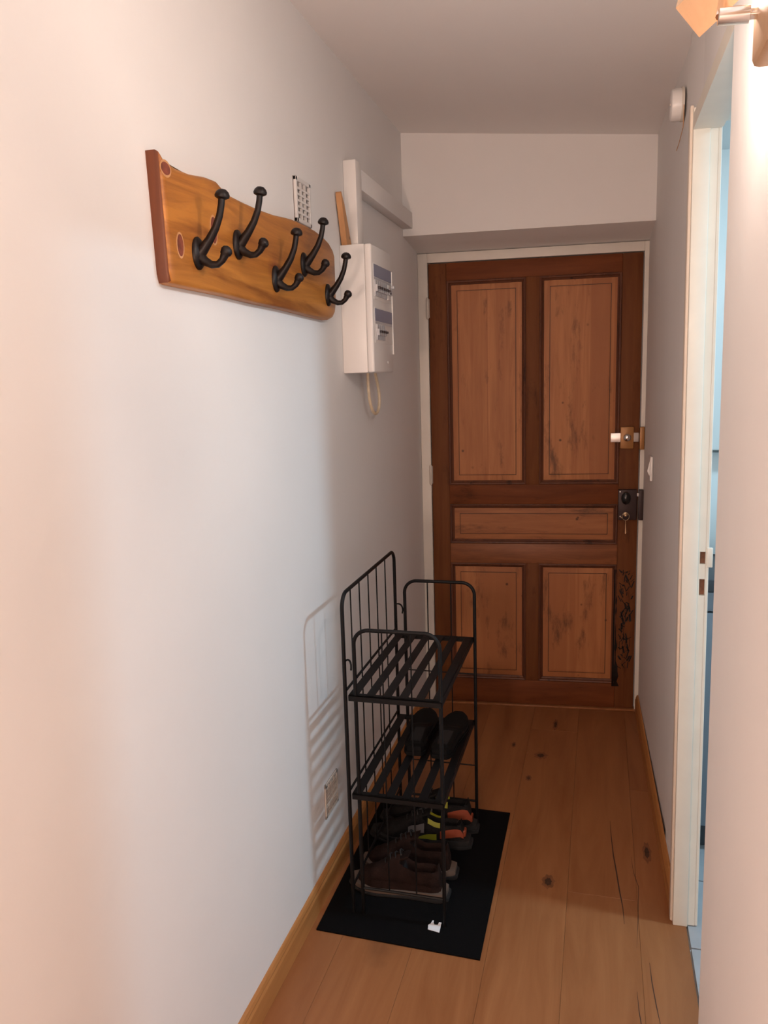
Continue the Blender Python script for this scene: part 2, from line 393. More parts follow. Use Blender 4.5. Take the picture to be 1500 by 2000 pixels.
# dark scorched scratches low on the lock stile and the blackened moulding edge beside them
for k in range(110):
    z = .20+.46*random.random()**.9; x = .100+.045*random.random(); h = .008+.030*random.random(); wd = .002+.007*random.random()**2
    if z > .62: h *= .5
    sl = random.uniform(-.016, .016)
    bm = bmesh.new()
    p = [(x, z), (x+wd, z+.1*h), (x+wd+sl, z+h), (x+sl, z+.9*h)]
    vv = [bm.verts.new((a, -.0006, b)) for a, b in p]; bm.faces.new(vv)
    vv2 = [bm.verts.new((a, .001, b)) for a, b in p]; bm.faces.new(vv2)
    for i in range(4): bm.faces.new((vv[i], vv[(i+1) % 4], vv2[(i+1) % 4], vv2[i]))
    shear_door(bm); build('scratch', bm, m_lockk, rst)
bm = bmesh.new(); last = None
for i in range(24):
    z = .115+.55*i/23; xo = .082+random.uniform(0, .012)*(1-i/30)+(.010*max(0, 1-i/6) if i < 6 else 0)
    cur = (bm.verts.new((.069+.004*i/23, -.0045, z)), bm.verts.new((xo, -.0008, z)))
    if last: bm.faces.new((last[0], last[1], cur[1], cur[0]))
    last = cur
rr = bmesh.ops.extrude_face_region(bm, geom=list(bm.faces)); bmesh.ops.translate(bm, verts=[v for v in rr['geom'] if isinstance(v, bmesh.types.BMVert)], vec=(0, .0012, 0))
shear_door(bm); tag(build('scorch_mark', bm, m_lockk, rst), 'black scorched strip along the lower right panel')
# hinges on the left
for z in (1.84, 1.10):
    bm = bmesh.new()
    add_lathe(bm, [(0, -.048), (.004, -.046), (.0065, -.04), (.0065, .04), (.004, .046), (0, .048)], (DL-.003, dor(DL)-.012, z), (0, 0, 1), 10)
    hg = build('hinge', bm, m_hinge, door, True)
    dbox('hinge_leaf', DL-.018, DL+.004, z-.04, z+.04, .001, .004, m_hinge, hg)
# sliding bolt: ochre plate, nickel bar, round knob
bp_ = dbox('bolt_plate', .086, .143, 1.208, 1.304, .0, .016, m_ochre, door, .005)
dbox('bolt_bar', .046, .163, 1.238, 1.277, .003, .0135, m_bolt, bp_, .001)
bm = bmesh.new(); add_lathe(bm, [(.0155, 0), (.0165, .004), (.013, .010), (.006, .013), (0, .0135)], (0, 0, 0), (0, -1, 0), 18)
for v in bm.verts: v.co += Vector((.115, dor(.115)-.016, 1.257))
build('bolt_knob', bm, m_steel, bp_, True)
# rim lock: dark case, black oval knob, brass keyhole
lk = dbox('rim_lock', .082, .161, .896, 1.030, .0, .026, m_lock, door, .004)
bm = bmesh.new(); add_lathe(bm, [(.014, 0), (.014, .012), (.021, .020), (.020, .034), (.012, .041), (0, .042)], (0, 0, 0), (0, -1, 0), 20)
for v in bm.verts: v.co = Vector((v.co.x*.95, v.co.y, v.co.z*1.35)) + Vector((.114, dor(.114)-.026, .997))
build('lock_knob', bm, m_lockk, lk, True)
lathe('keyhole', [(.010, 0), (.010, .003), (.006, .005), (0, .005)], (.114, dor(.114)-.026, .922), (0, -1, 0), m_brass, lk, 14)
bm = bmesh.new(); add_lathe(bm, [(.0035, 0), (.0025, .002), (0, .0022)], (.090, dor(.09)-.026, 1.022), (0, -1, 0), 8); build('screw', bm, m_bolt, lk, True)
bm = bmesh.new(); add_lathe(bm, [(.0035, 0), (.0025, .002), (0, .0022)], (.092, dor(.09)-.026, .912), (0, -1, 0), 8); build('screw', bm, m_bolt, lk, True)
dbox('latch_tongue', .155, .170, 1.000, 1.014, .006, .018, m_bolt, lk)
# frame, keepers, threshold
fr = thing('trim_2', (-.286, dor(-.286), 0), 'cream painted frame around the entrance door', kind='structure')
dbox('frame_post', XL+.001, DL-.003, 0, ZT+.043, -.03, .006, m_frame, fr, .002)
dbox('frame_post', DR+.004, xr(3.58)+.012, 0, ZT+.043, -.03, .006, m_frame, fr, .002)
dbox('frame_head', DL-.003, DR+.004, ZT+.004, ZT+.043, -.03, .0055, m_frame, fr, .002)
kp = dbox('bolt_keeper', .166, .186, 1.205, 1.303, .006, .032, m_ochre, fr, .003)
dbox('lock_keeper', .168, .188, .896, 1.030, .006, .034, m_lock, fr, .003)
dbox('threshold', DL, DR+.02, .0, .009, -.03, .014, m_floor, fr, .003)
# key with its ring
ky = thing('key', (.114, dor(.114)-.028, .922), 'small brass key with wire ring hanging in the black rim lock', 'key')
yk = dor(.114)-.03
bm = bmesh.new(); add_box(bm, (.111, yk-.030, .918), (.117, yk+.0, .926), .001); build('shank', bm, m_brass, ky, True)
bm = bmesh.new()
pts = [(.114+.015*math.cos(a), yk-.032, .918+.017*math.sin(a)) for a in [2*PI*i/18 for i in range(19)]]; add_tube(bm, pts, .0014, 6, False); build('bow', bm, m_brass, ky, True)
bm = bmesh.new(); add_tube(bm, [(.114, yk-.033, .902), (.115, yk-.034, .880), (.117, yk-.033, .845)], .0016, 6); add_box(bm, (.113, yk-.0345, .842), (.1165, yk-.0325, .885)); build('second_key', bm, m_brass, ky)
bm = bmesh.new(); add_tube(bm, [(.101, yk-.032, .912), (.093, yk-.030, .914)], .002, 6); build('ring_link', bm, m_brass, ky)

# ------------------------------------------------------------------ kitchen doorway frame
df = thing('trim_3', (.25, YJ, 0), 'cream painted timber frame of the kitchen doorway', kind='structure')
def lean(bm):
    for v in bm.verts: v.co.x -= .0075*v.co.z
def jbox(name, lo, hi, m, parent=df, bev=.0025):
    bm = bmesh.new(); add_box(bm, lo, hi, bev); lean(bm); return build(name, bm, m, parent, smooth=True)
jb = jbox('jamb_post', (.219, YJ, 0), (.258, YJ+.05, LINT+.05), m_cream)
# rebated part with two mortises: strips around the holes
bm = bmesh.new(); y0, y1 = YJ+.010, YJ+.05; xa, xb = .258, .285
zs = [0, .957, 1.001, 1.041, 1.074, LINT+.05]
add_box(bm, (xa, y0, 0), (.263, y1, zs[5])); add_box(bm, (.2765, y0, 0), (xb, y1, zs[5]), .002)
for a, b in ((0, 1), (2, 3), (4, 5)): add_box(bm, (.263, y0, zs[a]), (.2765, y1, zs[b]))
lean(bm); rb = build('rebate_post', bm, m_cream, df)
for a, b in ((1, 2), (3, 4)): jbox('mortise', (.2625, y0+.012, zs[a]-.001), (.278, y1, zs[b]+.001), m_rust, rb, 0)
jbox('strike_lip', (.279, y0-.003, 1.033), (.294, y0+.004, 1.085), m_cream, rb, .002)
jbox('casing_bead', (.2125, YJ+.016, 0), (.222, YJ+.046, LINT+.06), mat('aged_bead_paint', (.70, .60, .50), .5), df, .004)
bm = bmesh.new()
add_hex(bm, [(XN+.003, YN, LINT), (.27, YN, LINT), (.27, YJ, LINT), (.203, YJ, LINT), (XN+.003, YN, LINT+.035), (.27, YN, LINT+.035), (.27, YJ, LINT+.035), (.203, YJ, LINT+.035)])
build('head_beam', bm, m_cream, df)
bm = bmesh.new()
add_hex(bm, [(.242, YN, LINT+.012), (.290, YN, LINT+.012), (.290, YJ, LINT+.012), (.242, YJ, LINT+.012), (.242, YN, LINT+.05), (.290, YN, LINT+.05), (.290, YJ, LINT+.05), (.242, YJ, LINT+.05)])
build('head_rebate', bm, m_cream, df)

# ------------------------------------------------------------------ kitchen beyond
KX1, KY0, KY1 = 2.35, .75, 2.86
kf = box('floor_kitchen', (TH+.002, KY0, -.06), (KX1, KY1, -.012), m_kgrout); tag(kf, 'grey tiled kitchen floor seen through the doorway', kind='structure')
ty = [.805+.308*i for i in range(8)]; tx = [TH+.002, .472, .78, 1.088, 1.396, 1.704, 2.012, 2.32]
for j in range(7):
    for i in range(7):
        bm = bmesh.new(); x_0 = tx[i]+.0025
        if i == 0 and (ty[j+1] < YN-.1 or ty[j] > YJ+.2): x_0 = T2+.004
        add_box(bm, (x_0, ty[j]+.0025, -.012), (tx[i+1]-.0025, ty[j+1]-.0025, -.003), .001, 1)
        build('tile', bm, m_ktile, kf, origin=((x_0+tx[i+1])/2, (ty[j]+ty[j+1])/2, -.012))
o = box('wall_kitchen_far', (T2, KY1, -.02), (KX1+.1, KY1+.08, 2.6), m_kwall); tag(o, 'white far kitchen wall', kind='structure')
o = box('wall_kitchen_near', (T2, KY0-.08, -.02), (KX1+.1, KY0, 2.6), m_kwall); tag(o, 'white near kitchen wall', kind='structure')
o = box('wall_kitchen_right', (KX1, KY0, -.02), (KX1+.1, KY1, 2.6), m_kwall); tag(o, 'white right kitchen wall', kind='structure')
o = box('ceiling_kitchen', (T2, KY0-.08, 2.5), (KX1+.1, KY1+.08, 2.6), m_ceil); tag(o, 'white kitchen ceiling', kind='structure')
kc = thing('kitchen_base_unit', (.62, 2.66, 0), 'grey fronted kitchen base unit under dark worktop, seen through the doorway', 'cabinet')
box('carcass', (.312, 2.52, .085), (.93, 2.853, .868), m_kapp, kc)
box('door_panel', (.314, 2.500, .09), (.928, 2.518, .80), m_kapp, kc, .002)
box('drawer_front', (.314, 2.500, .806), (.928, 2.518, .866), m_kapp, kc, .002)
box('plinth', (.312, 2.54, 0), (.93, 2.853, .085), m_kcount, kc)
o = box('kitchen_worktop', (.308, 2.488, .870), (.95, 2.855, .908), m_kcount, None, .003); tag(o, 'dark kitchen worktop lying on the grey base unit', 'worktop')
o = box('wall_kitchen_splash', (.306, 2.84, .91), (1.2, 2.858, 1.262), m_kwall, None, .001); tag(o, 'glossy white splashback panel above the worktop', kind='structure')
wc = thing('kitchen_wall_unit', (.62, 2.72, 1.28), 'white gloss kitchen wall unit hanging over the splashback', 'cabinet')
box('carcass', (.308, 2.80, 1.285), (.93, 2.857, 2.20), m_kgap, wc)
box('door_panel', (.309, 2.785, 1.275), (.929, 2.799, 2.21), m_kwall, wc, .002)
cl = thing('kitchen_ceiling_lamp', (1.35, 2.03, 2.44), 'round cool white lamp on the kitchen ceiling', 'lamp')
lathe('housing', [(.13, .0), (.14, .01), (.14, .055), (0, .055)], (1.35, 2.03, 2.442), (0, 0, 1), m_plastic, cl, 28)
lathe('diffuser', [(0, -.012), (.08, -.010), (.118, -.002), (.12, .0), (0, .001)], (1.35, 2.03, 2.442), (0, 0, 1), m_led, cl, 28)
light('kitchen_lamp_light', 'AREA', (1.35, 2.03, 2.425), KITCHEN_W, COOL, cl, .2)

# ================================================================== THINGS ON THE LEFT WALL
# ------------------------------------------------------------------ coat rack
cr = thing('coat_rack', (XL, 1.8, 1.72), 'live edge varnished pine coat rack with five dark iron hooks', 'coat rack')
outl = [(1.318, 1.950), (1.331, 1.940), (1.378, 1.933), (1.436, 1.935), (1.498, 1.944), (1.540, 1.946), (1.565, 1.938), (1.60, 1.931), (1.674, 1.930), (1.76, 1.931), (1.846, 1.935),
        (1.905, 1.941), (1.964, 1.946), (2.056, 1.947), (2.12, 1.946), (2.18, 1.940), (2.235, 1.930), (2.268, 1.915), (2.278, 1.895), (2.277, 1.82), (2.276, 1.760), (2.266, 1.735), (2.245, 1.720), (2.21, 1.712),
        (2.12, 1.713), (2.026, 1.715), (1.882, 1.718), (1.699, 1.719), (1.569, 1.722), (1.456, 1.722), (1.345, 1.722), (1.331, 1.724), (1.326, 1.74)]
bm = bmesh.new()
lay = [(XL+.0005, 0), (XL+.019, 0), (XL+.0245, -.003), (XL+.027, -.009)]
cy_, cz_ = 1.80, 1.83; RR = []
for x, ins in lay:
    ring = []
    for (y, z) in outl:
        d = Vector((y-cy_, (z-cz_)*4)); yy = y+(-ins*0 if ins == 0 else 0)
        sy_ = 1 if y > cy_ else -1; sz_ = 1 if z > cz_ else -1
        fy = 1 if (y < 1.36 or y > 2.22) else 0; fz = 1 if not (1.76 < z < 1.90) else 0
        ring.append(bm.verts.new((x, y+ins*sy_*fy*.6, z+ins*sz_*fz)))
    RR.append(ring)
n = len(outl)
for A, B in zip(RR[:-1], RR[1:]):
    for k in range(n): bm.faces.new((A[k], A[(k+1) % n], B[(k+1) % n], B[k]))
ff = bm.faces.new(RR[-1]); fb = bm.faces.new(RR[0][::-1])
bmesh.ops.triangulate(bm, faces=[ff, fb])
for f in bm.faces:
    c = f.calc_center_median()
    if c.y < 1.335 and c.x < XL+.0243: f.material_index = 1
brd = build('board', bm, [m_board, m_end], cr, True); tag(brd, 'varnished pine board with wavy upper edge')
# knots inlaid as flush ovals
for (y, z, a, b_) in ((1.372, 1.795, .011, .020), (1.512, 1.845, .013, .026), (1.338, 1.922, .016, .011)):
    bm = bmesh.new(); add_lathe(bm, [(1, 0), (1, .0003), (.0, .0004)], (0, 0, 0), (1, 0, 0), 16)
    for v in bm.verts: v.co = Vector((XL+.0268+v.co.x, y+v.co.y*(a+.0035), z+v.co.z*(b_+.004)))
    build('knot_ring', bm, m_off, brd)
    bm = bmesh.new(); add_lathe(bm, [(1, 0), (1, .0006), (.0, .0008)], (0, 0, 0), (1, 0, 0), 16)
    for v in bm.verts: v.co = Vector((XL+.0268+v.co.x, y+v.co.y*a, z+v.co.z*b_))
    build('knot', bm, mat('knot_red', (.22, .055, .03), .45, var=.4, vscale=60), brd)
# one hook (built at the plate centre), then copies
XF = XL+.027
def hook_parts(y, z, first):
    if first is None:
        h = None
        bm = bmesh.new()
        add_lathe(bm, [(1, 0), (1, .35), (.90, .62), (.66, .80), (.40, 1.0), (0, 1.05)], (0, 0, 0), (1, 0, 0), 22)
        for v in bm.verts: v.co = Vector((XF+v.co.x*.011, y+v.co.y*.0215, z+v.co.z*.031))
        h = build('hook', bm, m_iron, cr, True, origin=(XF, y, z))
        bm = bmesh.new()
        P = [(.004, -.002), (.014, .008), (.028, .024), (.042, .044), (.052, .066), (.057, .086), (.059, .100)]
        add_tube(bm, [(XF+a, y, z+b) for a, b in P], [.0125, .0105, .0085, .0075, .0068, .0066, .0066], 10)
        up = build('upper_prong', bm, m_iron, h, True)
        bm = bmesh.new(); add_lathe(bm, [(0, -.003), (.0075, -.003), (.0135, .000), (.0145, .004), (.012, .010), (.007, .0145), (0, .016)], (XF+.0595, y, z+.098), (.12, 0, 1), 16)
        build('upper_knob', bm, m_iron, h, True)
        bm = bmesh.new()
        P = [(.004, -.006), (.016, -.016), (.030, -.023), (.042, -.023), (.052, -.016), (.058, -.006)]
        add_tube(bm, [(XF+a, y, z+b) for a, b in P], [.0125, .009, .0072, .0066, .0068, .0085], 10)
        build('lower_prong', bm, m_iron, h, True)
        bm = bmesh.new(); add_lathe(bm, [(0, -.010), (.008, -.008), (.0115, 0), (.0105, .006), (.006, .010), (0, .0115)], (XF+.061, y, z-.001), (.75, 0, .65), 16)
        build('lower_knob', bm, m_iron, h, True)
        for s in (-1, 1):
            bm = bmesh.new(); add_lathe(bm, [(.0035, 0), (.003, .0012), (0, .0018)], (XF+.0060, y, z+s*.022), (1, 0, 0), 8); build('screw', bm, m_lockk, h, True)
        return h
    h = dup(first, cr); h.location = Vector((XF, y, z))-chain(cr)
    for ch in [c for c in bpy.data.objects if c.parent is first]: dup(ch, h)
    return h
H1 = hook_parts(1.436, 1.789, None)
for y, z in ((1.617, 1.832), (1.819, 1.783), (2.014, 1.841), (2.198, 1.780)): hook_parts(y, z, H1)

# ------------------------------------------------------------------ vents
def vent(name, y0, y1, z0, z1, nc, nr, m, label, mb=None, k=1.0):
    t = thing(name, (XL, (y0+y1)/2, z0), label, 'vent')
    bw = .011 if nc < 5 else .006
    bm = bmesh.new(); add_box(bm, (XL, y0, z0), (XL+.002*k, y1, z1)); build('backing', bm, mb or m_beige, t)
    bm = bmesh.new()
    for a in ((y0, z0, y1, z0+bw), (y0, z1-bw, y1, z1), (y0, z0, y0+bw, z1), (y1-bw, z0, y1, z1)):
        add_box(bm, (XL, a[0], a[1]), (XL+.009*k, a[2], a[3]), .0015, 1)
    build('frame', bm, m, t)
    iy0, iy1, iz0, iz1 = y0+bw, y1-bw, z0+bw, z1-bw
    for i in range(1, nr):
        z = iz0+(iz1-iz0)*i/nr; bm = bmesh.new()
        add_hex(bm, [(XL+.002*k, iy0, z-.0032), (XL+.0085*k, iy0, z-.0042), (XL+.0085*k, iy1, z-.0042), (XL+.002*k, iy1, z-.0032), (XL+.002*k, iy0, z+.0040), (XL+.0085*k, iy0, z+.0012), (XL+.0085*k, iy1, z+.0012), (XL+.002*k, iy1, z+.0040)])
        build('slat', bm, m, t)
    for i in range(1, nc):
        y = iy0+(iy1-iy0)*i/nc; bm = bmesh.new(); add_box(bm, (XL+.002*k, y-.0032, iz0), (XL+.0083*k, y+.0032, iz1)); build('divider', bm, m, t)
    return t
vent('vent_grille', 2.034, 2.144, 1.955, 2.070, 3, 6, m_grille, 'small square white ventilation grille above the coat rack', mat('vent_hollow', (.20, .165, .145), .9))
vent('vent_grille', 2.06, 2.175, .225, .335, 4, 9, mat('beige_vent', (.62, .55, .48), .6), 'beige ventilation grille low on the wall behind the shoe rack', mat('low_vent_hollow', (.22, .17, .14), .9), .45)

# ------------------------------------------------------------------ electrical panel
BX = -.683; BY0, BY1, BZ0, BZ1 = 2.402, 2.642, 1.560, 1.949
ep = thing('electrical_panel', (XL, 2.52, BZ0), 'white two row electrical panel box on the wall beyond the coat rack', 'fuse box')
box('body', (XL, BY0, BZ0), (BX-.022, BY1, BZ1), m_plastic, ep, .003)
bm = bmesh.new()
add_box(bm, (BX-.0225, BY0, BZ0), (BX, BY1, BZ1), .006, 3)
cv = build('cover', bm, m_plastic, ep, True)
for zt in (1.891, 1.757):
    win = box('window_plate', (BX-.004, BY0+.018, zt-.106), (BX+.0008, BY1-.010, zt+.004), m_plastic, ep, .001)
    box('label_strip', (BX, BY0+.020, zt-.038), (BX+.0022, BY1-.012, zt), m_blue, win)
    box('groove', (BX, BY0+.020, zt-.046), (BX+.0014, BY1-.012, zt-.0395), m_grey, win)
    nbr = (2.428, 2.452, 2.476, 2.500, 2.524, 2.548, 2.577) if zt > 1.8 else (2.436, 2.460, 2.484, 2.508)
    for i, y in enumerate(nbr):
        wdt = .022 if i < 6 else .036
        br = box('breaker', (BX-.002, y, zt-.096), (BX+.004, y+wdt, zt-.048), m_grey if i < 6 else m_plastic, win, .001)
        box('breaker_shoulder', (BX+.003, y+.001, zt-.082), (BX+.010, y+wdt-.001, zt-.062), m_grey, br, .001)
        if i < 6: box('lever', (BX+.009, y+.005, zt-.074), (BX+.017, y+wdt-.005, zt-.067), m_lever, br, .001)
        else:
            box('lever', (BX+.009, y+.018, zt-.060), (BX+.021, y+.030, zt-.052), m_grey, br, .001)
            lathe('test_button', [(.003, 0), (.003, .003), (0, .003)], (BX+.010, y+.010, zt-.076), (1, 0, 0), m_lever, br, 8)
box('cover_edge', (BX-.004, BY1-.006, BZ0+.06), (BX+.004, BY1-.001, BZ0+.33), m_plastic, ep, .001)
bm = bmesh.new(); add_lathe(bm, [(.005, 0), (.004, .0012), (0, .0016)], (BX, 2.57, 1.592), (1, 0, 0), 10); build('cover_screw', bm, m_plastic, ep, True)
# cream cables that loop under the box
def bez(p, n=18):
    out = []
    for i in range(n+1):
        t = i/n; q = [Vector(a) for a in p]
        while len(q) > 1: q = [q[j].lerp(q[j+1], t) for j in range(len(q)-1)]
        out.append(q[0])
    return out
cb = tube('cable_loop', [(XL+.030, 2.572, 1.565)]+bez([(XL+.030, 2.572, 1.54), (XL+.031, 2.560, 1.38), (XL+.028, 2.735, 1.385), (XL+.030, 2.735, 1.47), (XL+.032, 2.668, 1.54)])+[(XL+.032, 2.652, 1.565)], .0052, m_cable, None, 8)
tag(cb, 'cream cable looping out of the underside of the electrical panel', 'cable')
# cable trunking
tr = box('cable_trunking', (XL, 2.470, 1.951), (XL+.042, 2.532, 2.213), m_plastic, None, .003); tag(tr, 'vertical white cable trunking rising above the electrical panel', 'trunking')
tr = box('cable_trunking', (XL, 2.538, 2.136), (XL+.040, head(XL)+.001, 2.198), m_wall, None, .002); tag(tr, 'horizontal white cable trunking running to the beam above the door', 'trunking')
# wood offcut leaning behind the panel
bm = bmesh.new(); prof = [(2.418, 1.9495), (2.468, 1.9495), (2.405, 2.068), (2.378, 2.100), (2.374, 2.095)]
A = [bm.verts.new((XL+.004+.004*(z-1.95), y, z)) for y, z in prof]; B = [bm.verts.new((XL+.022, y, z)) for y, z in prof]
bm.faces.new(A); bm.faces.new(B[::-1])
for k in range(5): bm.faces.new((A[k], A[(k+1) % 5], B[(k+1) % 5], B[k]))
of = build('wood_offcut', bm, m_off); tag(of, 'pointed raw pine offcut standing on top of the electrical panel', 'wood offcut')
box('nail_hole', (XL+.0215, 2.445, 1.972), (XL+.0225, 2.449, 1.980), m_lockk, of)

# ================================================================== RIGHT WALL
sx_ = xr(3.20)
sw = thing('light_switch', (sx_, 3.21, 1.115), 'white rocker light switch on the right wall beside the entrance door', 'light switch')
box('plate', (sx_-.009, 3.175, 1.118), (sx_+.002, 3.250, 1.212), m_plastic, sw, .003)
bm = bmesh.new(); add_hex(bm, [(sx_-.008, 3.19, 1.135), (sx_-.008, 3.235, 1.135), (sx_-.018, 3.235, 1.155), (sx_-.018, 3.19, 1.155), (sx_-.008, 3.19, 1.195), (sx_-.008, 3.235, 1.195), (sx_-.010, 3.235, 1.193), (sx_-.010, 3.19, 1.193)])
build('rocker', bm, m_plastic, sw)
xd = xr(2.57); dcy, dcz = 2.565, 2.290
dt = thing('alarm_sounder', (xd, dcy, dcz-.045), 'round white alarm housing high on the right wall by the kitchen doorway', 'alarm')
lathe('backplate', [(.046, -.002), (.046, .005), (0, .005)], (xd, dcy, dcz), (-1, 0, 0), m_beige, dt, 26)
lathe('housing', [(.043, .005), (.044, .022), (.042, .031), (.036, .034), (0, .0345)], (xd, dcy, dcz), (-1, 0, 0), m_plastic, dt, 26)
lathe('indicator', [(.003, .0), (.003, .002), (0, .002)], (xd-.034, dcy-.01, dcz), (-1, 0, 0), m_beige, dt, 8)
wr = tube('thin_wire', [(xd-.0006, dcy-.05, dcz-.015), (xd-.001, dcy-.057, dcz-.05), (xd-.001, dcy-.045, dcz-.075), (xr(2.6)-.001, dcy+.06, dcz-.088), (xr(2.68)-.001, dcy+.115, dcz-.095)], .0011, m_off, None, 6)
tag(wr, 'thin brown wire trailing down the wall below the round alarm housing', 'wire')

# ------------------------------------------------------------------ wooden wall spotlight
XW = XN+.003
wl = thing('wall_spotlight', (XW, 1.0, 1.89), 'beech wall spotlight with chrome arm and square wooden shades', 'lamp')
box('wall_plate', (.166, .70, 1.886), (XW+.003, 1.088, 2.035), m_spot, wl, .008)
def spot(y, hc, ax, up, first=False):
    ar = lathe('arm', [(.006, 0), (.006, .008), (.0095, .009), (.0095, .042), (.0085, .0425), (0, .0425)], (.167, y, 1.937), (-1, 0, .05), m_steel, wl, 18)
    ax = Vector(ax).normalized(); u = Vector(up); u = (u-ax*u.dot(ax)).normalized(); v = ax.cross(u)
    c = Vector(hc); hw, L_ = .023, .040; th = .004
    bm = bmesh.new(); rows = []
    for (s, t) in ((hw, -L_), (hw, L_), (hw-th, L_), (hw-th, -L_)):
        rows.append([bm.verts.new(c+ax*t+u*s*a+v*s*b) for a, b in ((-1, -1), (1, -1), (1, 1), (-1, 1))])
    for i in range(4):
        A, B = rows[i], rows[(i+1) % 4]
        for k in range(4): bm.faces.new((A[k], A[(k+1) % 4], B[(k+1) % 4], B[k]))
    sh = build('shade', bm, m_spot, wl)
    bm = bmesh.new(); add_tube(bm, [(.1255, y, 1.939), tuple(c-ax*.01-u*.0+v*0)], .004, 8); build('swivel', bm, m_steel, wl, True)
    bm = bmesh.new(); add_lathe(bm, [(0, -.018), (.008, -.016), (.015, -.004), (.016, .002), (.011, .012), (0, .018)], c+ax*.008, ax, 16); build('bulb', bm, m_bulb, sh, True)
    return c, ax
A1 = Vector((-.72, .42, -.48)).normalized(); N1 = Vector((-.12, -1.09, -.44)); N1 = (N1-A1*N1.dot(A1)).normalized()
c1, a1 = spot(1.060, (.129, 1.118, 1.991), A1, N1*math.cos(.14)-A1.cross(N1)*math.sin(.14))
light('spot_light_bulb', 'POINT', (.155, 1.135, 2.000), SPOT_W, WARM, wl, .018)
c2, a2 = spot(.80, (.085, .80, 2.045), (-.80, -.1, .45), (0, .1, 1))
light('spot_light_wide', 'POINT', c2+a2*.050, LAMP_W, WARM2, wl, .025)

# ------------------------------------------------------------------ globe lamp added behind the viewer as warm fill light
RLX, RLY, RLZ = -.42, -1.15, 1.15
rl = thing('fill_lamp', (RLX, RLY, 0), 'glowing globe on a pole, added behind the viewer as fill light', 'lamp')
lathe('base', [(.12, 0), (.12, .015), (.03, .025), (0, .026)], (RLX, RLY, .0), (0, 0, 1), m_black, rl, 24)
tube('pole', [(RLX, RLY, .02), (RLX, RLY, RLZ-.105)], .009, m_black, rl, 10)
lathe('globe', [(0, -.11), (.05, -.098), (.09, -.063), (.11, 0), (.09, .063), (.05, .098), (0, .11)], (RLX, RLY, RLZ), (0, 0, 1), m_globe, rl, 24)
light('fill_lamp_light', 'POINT', (RLX, RLY, RLZ), FILL_W, FILLC, rl, .10)

# ================================================================== FLOOR THINGS
MT = .005
bm = bmesh.new()
add_hex(bm, [(-.755, 1.869, .0005), (-.287, 1.856, .0005), (-.287, 2.590, .0005), (-.757, 2.600, .0005), (-.755, 1.869, MT), (-.287, 1.856, MT), (-.287, 2.590, MT), (-.757, 2.600, MT)])
o = build('door_mat', bm, m_mat); tag(o, 'black rubber mat under the shoe rack', 'mat')
bm = bmesh.new(); pr = [(-.446, 1.937), (-.412, 1.931), (-.414, 1.972), (-.421, 1.972), (-.4225, 1.961), (-.432, 1.959), (-.436, 1.967), (-.437, 1.976), (-.441, 1.975), (-.443, 1.962), (-.449, 1.955)]
A = [bm.verts.new((x, y, MT+.0003)) for x, y in pr]; B = [bm.verts.new((x, y, MT+.0013)) for x, y in pr]
f1 = bm.faces.new(A); f2 = bm.faces.new(B)
for k in range(len(pr)): bm.faces.new((A[k], A[(k+1) % len(pr)], B[(k+1) % len(pr)], B[k]))
bmesh.ops.triangulate(bm, faces=[f1, f2])
o = build('paper_tag', bm, m_paper); tag(o, 'small notched white paper tag lying on the black mat', 'tag')

# ------------------------------------------------------------------ shoe rack
rk = thing('shoe_rack', (-.53, 2.23, MT), 'black wire shoe rack with two slatted shelves', 'shoe rack')
Z0 = MT
def loop(fixed, val, a0, a1, ztop, R, r):
    """inverted U of rod; fixed axis 'x' or 'y'"""
    pts = [(a0, Z0), (a0, ztop-R)]
    for i in range(1, 8): t = PI/2*i/8; pts.append((a0+R-R*math.cos(t), ztop-R+R*math.sin(t)))
    pts += [(a0+R, ztop), (a1-R, ztop)]
    for i in range(1, 8): t = PI/2*i/8; pts.append((a1-R+R*math.sin(t), ztop-R+R*math.cos(t)))
    pts += [(a1, ztop-R), (a1, Z0)]
    return [(val, a, z) if fixed == 'x' else (a, val, z) for a, z in pts]
XBk, YBk0, YBk1, ZBk = -.672, 1.962, 2.532, .962
bf = tube('back_frame', loop('x', XBk, YBk0, YBk1, ZBk, .04, .0055), .0055, m_black, rk, 10)
for y in (2.040, 2.125, 2.217, 2.309, 2.412):
    tube('wire', [(XBk, y, .088), (XBk, y+.002, .5), (XBk, y, ZBk)], .0021, m_black, bf, 6)
for z in (.685, .385, .088):
    tube('cross_bar', [(XBk, YBk0, z), (XBk, YBk1, z)], .004, m_black, bf, 6)
for (yy, xa, xb, extra) in ((1.962, -.642, -.402, ()), (2.500, -.630, -.392, (.55, .22))):
    ef = tube('end_frame', loop('y', yy, xa, xb, .866, .042, .0055), .0055, m_black, rk, 10)
    for k in (1, 2):
        x = xa+(xb-xa)*k/3; tube('wire', [(x, yy, .088), (x, yy, .866)], .0021, m_black, ef, 6)
    tube('cross_bar', [(xa, yy, .088), (xb, yy, .088)], .004, m_black, ef, 6)
    for z in extra: tube('cross_bar', [(xa, yy, z), (xb, yy, z)], .0021, m_black, ef, 6)
    sgn = 1 if yy < 2.2 else -1
    tube('clip', bez([(XBk, YBk0 if sgn > 0 else YBk1, .770), ((XBk+xa)/2, yy, .790), (xa-.004, yy-.01*sgn, .775), (xa-.008, yy-.008, .752)], 8), .0028, m_black, rk, 6)
